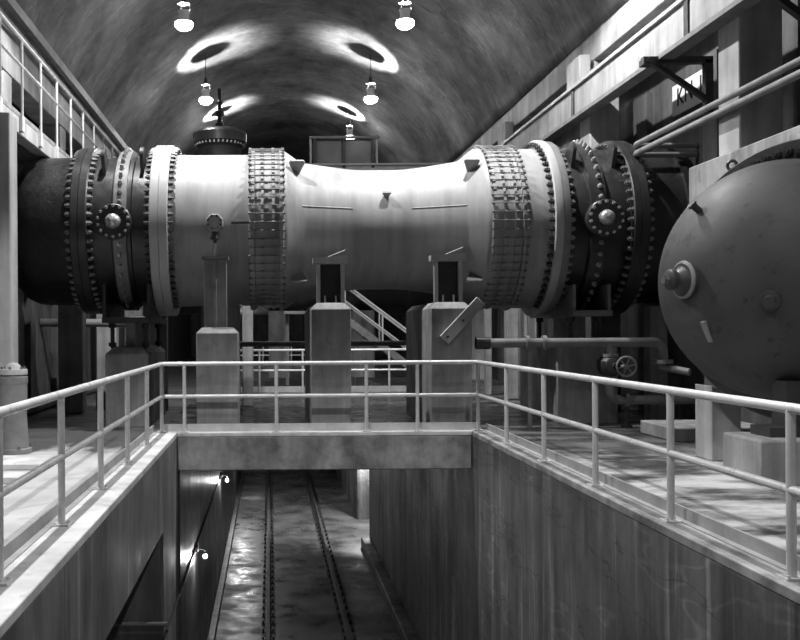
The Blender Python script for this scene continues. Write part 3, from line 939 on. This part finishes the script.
# ------------------------------------------------------------------ bollard, left foreground
yb_, xb = 12.5, X(13, 12.5)
e = empty('hydrant_post', (xb, yb_, 0), 'stout round post with a domed bolted cap at the left picture edge', 'post')
child(MB().lathe([(0, .24), (.06, .24), (.07, .2), (.5, .17), (.62, .17), (.62, .18), (.93, .18), (.93, .0)], (xb, yb_, 0), 'Z', 36), 'body', 'midsteel', e)
child(MB().lathe([(.90, .18), (.92, .19), (1.0, .19), (1.01, .175), (1.03, .165), (1.03, .0)], (xb, yb_, 0), 'Z', 36), 'collar', 'midsteel', e)
child(MB().lathe([(1.03, .185), (1.09, .185), (1.1, .18), (1.1, .115), (1.15, .09), (1.18, .05), (1.19, 0)], (xb, yb_, 0), 'Z', 36), 'domed_cap', 'beamc', e)
for k in range(6):
    a = 2 * PI * k / 6 + .5
    child(MB().lathe([(1.1, .017), (1.135, .017), (1.135, 0)], (xb + .15 * math.cos(a), yb_ + .15 * math.sin(a), 0), 'Z', 6), 'cap_bolt', 'bolt', e)
for k in range(4):
    a = 2 * PI * k / 4 + .6
    child(MB().lathe([(.06, .022), (.1, .022), (.1, 0)], (xb + .22 * math.cos(a), yb_ + .22 * math.sin(a), 0), 'Z', 6), 'base_bolt', 'bolt', e)
o = MB().box(-4.6, X(52, 11.6), 10.9, 11.7, 0, .07).build('equipment_plinth', M['kerb'], loc=(-3.6, 11.3, 0), bevel=.01)
tag(o, 'low concrete plinth in front of the round post, left foreground', 'plinth')
o = MB().box(-4.3, X(30, 10.4), 9.9, 10.3, 0, .07).build('equipment_plinth', M['kerb'], loc=(-3.4, 10.1, 0), bevel=.01)
tag(o, 'smallest low concrete plinth, nearest on the left deck', 'plinth')
# pipes by the left wall
o = MB().tube([(-4.66, 16.6, .15), (-4.66, 40, .15)], .15, 16).build('drain_pipe', M['pier'], loc=(-4.66, 27, .15))
tag(o, 'thick pale pipe lying on the floor along the left wall', 'pipe')
o = MB().tube([(-4.97, 20.6, EYE + .22), (-2.9, 20.6, EYE + .2)], .09, 12).build('drain_pipe', M['midsteel'], loc=(-4.0, 20.6, EYE + .2))
tag(o, 'thin horizontal pipe crossing behind the gallery columns at left', 'pipe')
o = MB().box(-3.6, -2.8, 19.6, 20.2, 0, .35).build('equipment_plinth', M['pier'], loc=(-3.2, 19.9, 0), bevel=.02)
tag(o, 'pale block on the floor behind the left valve pier', 'plinth')
column('steel_post', X(160, 19), X(167, 19), 19, 19.2, 0, AZ - 1.0, 'pale slim post behind the corner of the guardrails', 'posts behind the pipeline', 'pier')

# ------------------------------------------------------------------ behind the pipeline
# surge valve tower
xt, yt = X(221, 22), 22.0
e = empty('valve_tower', (xt, yt, 0), 'tall dark valve tower whose wide bolted flange and spindle show above the pipe', 'valve')
zr = Z(140.5, yt)
child(MB().lathe([(0, .45), (zr - .55, .45), (zr - .42, .46), (zr - .2, .5), (zr - .2, 0)], (xt, yt, 0), 'Z', 40), 'body', 'black', e)
fr = child(MB().lathe([(zr - .22, .44), (zr - .2, .5), (zr - .06, .6), (zr - .06, .62), (zr + .14, .62), (zr + .18, .58), (zr + .26, .4), (zr + .3, .12), (zr + .3, 0)], (xt, yt, 0), 'Z', 48), 'bonnet', 'valve', e)
nb = MB().lathe([(0, .025), (-.06, .025), (-.06, 0)], axis='Z', seg=6).mesh('bonnet_bolt', M['bolt'])
for k in range(36):
    a = 2 * PI * k / 36
    inst('bonnet_bolt', nb, fr, Vector((xt + .565 * math.cos(a), yt + .565 * math.sin(a), zr - .075)) - e.location)
child(MB().lathe([(zr + .28, .1), (zr + .4, .1), (zr + .42, .06), (zr + .55, .05), (zr + .58, .1), (zr + .68, .1), (zr + .72, .04), (zr + .82, .04), (zr + .84, .07), (zr + .9, .07), (zr + .95, .03), (zr + 1.05, .045), (zr + 1.2, .05), (zr + 1.22, 0)], (xt, yt, 0), 'Z', 16), 'spindle', 'valve', e)
# second pipeline further back
E2Y, E2Z = 33.5, EYE + 1.95
e = empty('venturi_tube', (1.5, E2Y, E2Z), 'second pipeline in the dark behind the near one, seen below it', 'pipe')
MB().lathe([(-5.0, 1.3), (-4.6, 1.3), (-4.6, 1.34), (-1.2, 1.35), (.2, 1.06), (.8, 1.06), (2.0, 1.35), (3.2, 1.4), (3.2, 1.55), (3.6, 1.55), (3.6, 1.35), (5.6, 1.35)], axis='X', seg=64).build('barrel', M['valve'], e)
for xx in (-1.2, 1.7):
    MB().box(xx - .35, xx + .35, -1.2, 1.2, -E2Z, -1.25).build('pier_block', M['pier'], e)
# far guardrail
def simple_rail(name, xa, xb, y, h, posts, label, z0=0.0):
    e = empty(name, ((xa + xb) / 2, y, z0), label, 'guardrail')
    child(MB().tube([(xa, y, z0 + h), (xb, y, z0 + h)], .03, 8), 'top_rail', 'rail', e)
    child(MB().tube([(xa, y, z0 + h * .52), (xb, y, z0 + h * .52)], .027, 8), 'mid_rail', 'rail', e)
    child(MB().box(xa, xb, y + .03, y + .05, z0, z0 + .15), 'toe_board', 'lightsteel', e)
    for k in range(posts):
        x = xa + (xb - xa) * k / (posts - 1)
        child(MB().tube([(x, y, z0), (x, y, z0 + h)], .027, 8), 'post', 'rail', e)
simple_rail('guardrail', -1.4, 4.2, 24.6, 1.09, 6, 'distant pale guardrail seen below the pipe between the concrete piers')
simple_rail('guardrail', -1.5, 3.3, 40.3, 1.1, 5, 'farthest guardrail, in the gap left of the framed concrete pier')
o = MB().tube([(X(236, 18.5), 18.5, 0), (X(236, 18.5), 18.5, Z(346, 18.5)), (X(238, 18.5), 18.5, Z(344, 18.5)), (X(416, 18.5), 18.5, Z(344, 18.5)), (X(418, 18.5), 18.5, Z(346, 18.5)), (X(418, 18.5), 18.5, 0)], .055, 14).build('drain_pipe', M['midsteel'], loc=(X(322, 18.5), 18.5, Z(344, 18.5)))
tag(o, 'horizontal pipe passing behind the two framed concrete piers', 'pipe')
e2 = empty('staircase', (3.4, 28, 0), 'steep steel staircase with pale handrails seen between the two framed piers', 'staircase')
for yy in (27.4, 28.2):
    a_, b_ = Vector((1.9, yy, 2.15)), Vector((4.6, yy, .1))
    child(MB().bar(a_, b_, .05, .2), 'stringer', 'midsteel', e2)
    child(MB().tube([a_ + Vector((0, 0, 1.0)), b_ + Vector((0, 0, 1.0))], .03, 8), 'handrail', 'rail', e2)
    child(MB().tube([a_ + Vector((0, 0, .5)), b_ + Vector((0, 0, .5))], .025, 8), 'mid_rail', 'rail', e2)
    for q in (.1, .5, .9):
        c = a_.lerp(b_, q)
        child(MB().tube([c, c + Vector((0, 0, 1.0))], .025, 8), 'rail_post', 'rail', e2)
for k in range(10):
    c = Vector((1.9, 27.4, 2.15)).lerp(Vector((4.6, 27.4, .1)), (k + .5) / 10)
    child(MB().box(c.x - .13, c.x + .13, 27.4, 28.2, c.z - .02, c.z + .02), 'tread', 'lightsteel', e2)
child(MB().box(.4, 2.0, 27.3, 28.3, 2.08, 2.16), 'landing', 'midsteel', e2)
for xx in (.5, 1.8):
    child(MB().box(xx - .05, xx + .05, 27.8, 27.9, 0, 2.08), 'landing_leg', 'midsteel', e2)

# overhead crane with its two panel screen
yc = 28.0
zc = Z(165, yc)
e = empty('bridge_crane', (1.2, yc, zc), 'overhead crane beam spanning above the venturi with a two panel screen', 'crane')
child(MB().box(-4.5, 6.0, yc, yc + .3, zc - .18, zc - .03).box(-4.5, 6.0, yc - .06, yc + .36, zc - .03, zc + .03), 'bridge_beam', 'lightsteel', e)
xa, xm, xb2 = X(316, yc), X(345, yc), X(374, yc)
zt = Z(139, yc)
for xx in (xa, xm, xb2):
    child(MB().box(xx - .05, xx + .05, yc - .03, yc + .07, zc - .1, zt + .06), 'screen_post', 'steel', e)
child(MB().box(xa - .15, xb2 + .2, yc - .05, yc + .09, zt, zt + .07), 'screen_head', 'midsteel', e)
for (q, r_) in ((xa, xm), (xm, xb2)):
    child(MB().box(q + .05, r_ - .05, yc + .1, yc + .13, zc + .03, zt), 'screen_panel', 'panel', e)
for xx in (xa - .12, xb2 + .12):
    child(MB().box(xx - .03, xx + .03, yc + .02, yc + .08, zc, zt), 'side_bar', 'lightsteel', e)

# ------------------------------------------------------------------ hanging lamps
def make_lamp(label):
    e = empty('pendant_lamp', (0, 0, 0), label, 'lamp', 'pendant lamps under the vault')
    # origin at the little upper bulb
    MB().lathe([(-.15, 0), (-.15, .2), (-.14, .215), (-.12, .2), (-.07, .13), (.0, .118), (.08, .125), (.13, .15), (.135, .146), (.08, .118), (.0, .11), (-.07, .12), (-.12, .18), (-.125, 0)], axis='Z', seg=32).build('reflector', M['opal'], e)
    MB().lathe([(-.15, .195), (-.18, .215), (-.23, .21), (-.28, .17), (-.32, .1), (-.335, 0)], axis='Z', seg=32).build('globe', M['globe'], e)
    MB().lathe([(.30, 0), (.30, .15), (.315, .15), (.33, .07), (.52, .05), (.52, 0)], axis='Z', seg=24).build('lamp_cap', M['ink'], e)
    for k in range(3):
        a = 2 * PI * k / 3
        MB().tube([(.145 * math.cos(a), .145 * math.sin(a), .31), (.145 * math.cos(a), .145 * math.sin(a), .12)], .005, 5).build('reflector_stay', M['steel'], e)
    MB().lathe([(-.03, 0), (-.02, .02), (0, .028), (.02, .02), (.03, 0)], axis='Z', seg=14).build('bulb', M['bulb'], e)
    MB().tube([(0, 0, -.14), (0, 0, -.025)], .009, 6).build('bulb_stem', M['steel'], e)
    return e

LS = 2.55
lampY = [22.9, 30.7, 38.8]
lampH = [7.6, 7.68, 8.08]
txt = {(0, -1): 'nearest hanging lamp on the left, at the top picture edge', (0, 1): 'nearest hanging lamp on the right, at the top picture edge',
       (1, -1): 'second hanging lamp on the left, just above the valve tower spindle', (1, 1): 'second hanging lamp on the right, above the two panel screen',
       (2, -1): 'farthest hanging lamp on the left, hidden behind the valve tower', (2, 1): 'farthest hanging lamp on the right, right above the two panel screen head'}
proto = None
for i in range(3):
    for s in (-1, 1):
        o = make_lamp('') if proto is None else copy_tree(proto)
        proto = proto or o
        x = (-2.03, 3.3)[s > 0]
        z = EYE + lampH[i]
        o.location = (x, lampY[i], z)
        o['label'] = txt[(i, s)]
        zc_ = VZ + math.sqrt(VR ** 2 - (x - VX) ** 2)
        MB().tube([(0, 0, .5), (0, 0, zc_ - z - .02)], .014, 6).lathe([(zc_ - z - .1, .07), (zc_ - z + .02, .08)], axis='Z', seg=12).build('suspension_rod', M['steel'], o)
for s in (-1, 1):
    x = (-2.03, 3.3)[s > 0]
    zc_ = VZ + math.sqrt(VR ** 2 - (x - VX) ** 2) - .04
    o = MB().tube([(x, 6, zc_), (x, 56, zc_)], .02, 6).build('ceiling_conduit', M['steel'], loc=(x, 30, zc_))
    tag(o, 'thin dark conduit along the vault above the %s row of lamps' % ('left' if s < 0 else 'right'), 'conduit')

def lamp_light(name, loc, power, r=.05, kind='POINT', cone=130):
    l = bpy.data.lights.new(name, kind)
    l.energy = power
    l.shadow_soft_size = r
    if kind == 'SPOT':
        l.spot_size = math.radians(cone); l.spot_blend = .2
    o = bpy.data.objects.new(name, l)
    COL.objects.link(o)
    o.location = loc
    return o
# the same two rows of lamps carry on over and behind the camera
for (y, pl, pr, cone) in ((15.4, 2150, 2150, 134), (7.4, 1800, 750, 94), (-.6, 950, 650, 131)):
    for s in (-1, 1):
        lamp_light('hall_lamp', ((-2.03, 3.3)[s > 0], y, EYE + 7.6), pl if s < 0 else pr, .06, 'SPOT', cone)

# ------------------------------------------------------------------ pit rails and lamps
RY0, RY1 = 14.6, 44.5
for i, (x, lab_) in enumerate([(-.08, 'left rusty crane track rail with clip bolts on the pit floor'), (1.68, 'right rusty crane track rail with clip bolts on the pit floor')]):
    e = empty('track_rail', (x, 29, PF), lab_, 'rail', 'track rails on the pit floor')
    child(MB().box(x - .16, x + .16, RY0, RY1, PF, PF + .02), 'base_plate', 'steel', e)
    child(MB().prism([(x - .07, PF + .02), (x + .07, PF + .02), (x + .07, PF + .035), (x + .015, PF + .05), (x + .015, PF + .1), (x + .035, PF + .11), (x + .035, PF + .14), (x - .035, PF + .14), (x - .035, PF + .11), (x - .015, PF + .1), (x - .015, PF + .05), (x - .07, PF + .035)], 'Y', RY0, RY1), 'rail_head', 'railtrack', e)
    cm = MB().box(-.035, .035, -.06, .06, 0, .03).tube([(0, 0, .03), (0, 0, .075)], .025, 6).mesh('rail_clip', M['boltdark'])
    for k in range(46):
        for s in (-1, 1):
            inst('rail_clip', cm, e, (s * .11, 17.5 + k * .58 - 29, .02))

lampz = -2.42
for i, (y, l_) in enumerate([(17.2, 'nearer bare pit lamp on a bracket on the left pit wall'), (26.0, 'farther bare pit lamp on the left pit wall, near the cross beam')]):
    e = empty('pit_lamp', (PL + .05, y, -2.3), l_, 'lamp', 'pit wall lamps')
    child(MB().box(PL + .03, PL + .1, y - .06, y + .06, -2.4, -2.26), 'junction_box', 'steel', e, bevel=.008)
    child(MB().tube([(PL + .08, y, -2.34), (PL + .19, y, -2.36), (PL + .22, y, -2.4)], .012, 8), 'arm', 'steel', e)
    child(MB().lathe([(-2.45, .03), (-2.41, .03), (-2.39, .02)], (PL + .22, y, 0), 'Z', 12), 'socket', 'steel', e)
    child(MB().lathe([(-2.53, 0), (-2.52, .025), (-2.49, .04), (-2.455, .025), (-2.45, 0)], (PL + .22, y, 0), 'Z', 14), 'bulb', 'pitbulb', e)
o = MB().tube([(PL + .05, 12.4, -2.33), (PL + .05, 44, -2.33)], .02, 8).build('pit_conduit', M['steel'], loc=(PL + .05, 26, -2.33))
tag(o, 'thin cable conduit along the left pit wall joining the pit lamps', 'conduit')
o = MB().tube([(PL - 1.8, 12.4, Z(623.5, 12.4)), (PL + .06, 12.4, Z(623.5, 12.4))], .03, 10).build('pit_pipe', M['midsteel'], loc=(PL - .9, 12.4, Z(623.5, 12.4)))
tag(o, 'short horizontal pipe across the recess low in the left pit wall', 'pipe')
lamp_light('pit_side_lamp', (PR + .3, 32.6, -2.2), 800, .08, 'SPOT', 120)
lamp_light('pit_far_lamp', (PL + .3, 36.5, -2.4), 200, .05)

# ------------------------------------------------------------------ world and colour management
w = bpy.data.worlds.new('world')
S.world = w
w.use_nodes = True
w.node_tree.nodes['Background'].inputs[0].default_value = (1, 1, 1, 1)
w.node_tree.nodes['Background'].inputs[1].default_value = 0.004
S.view_settings.view_transform = 'Standard'
S.view_settings.look = 'None'
S.view_settings.gamma = 1
S.view_settings.use_curve_mapping = False
S.view_settings.exposure = 0.0
S.cycles.use_denoising = True
S.cycles.max_bounces = 6
S.cycles.diffuse_bounces = 1
S.cycles.sample_clamp_indirect = 4.0
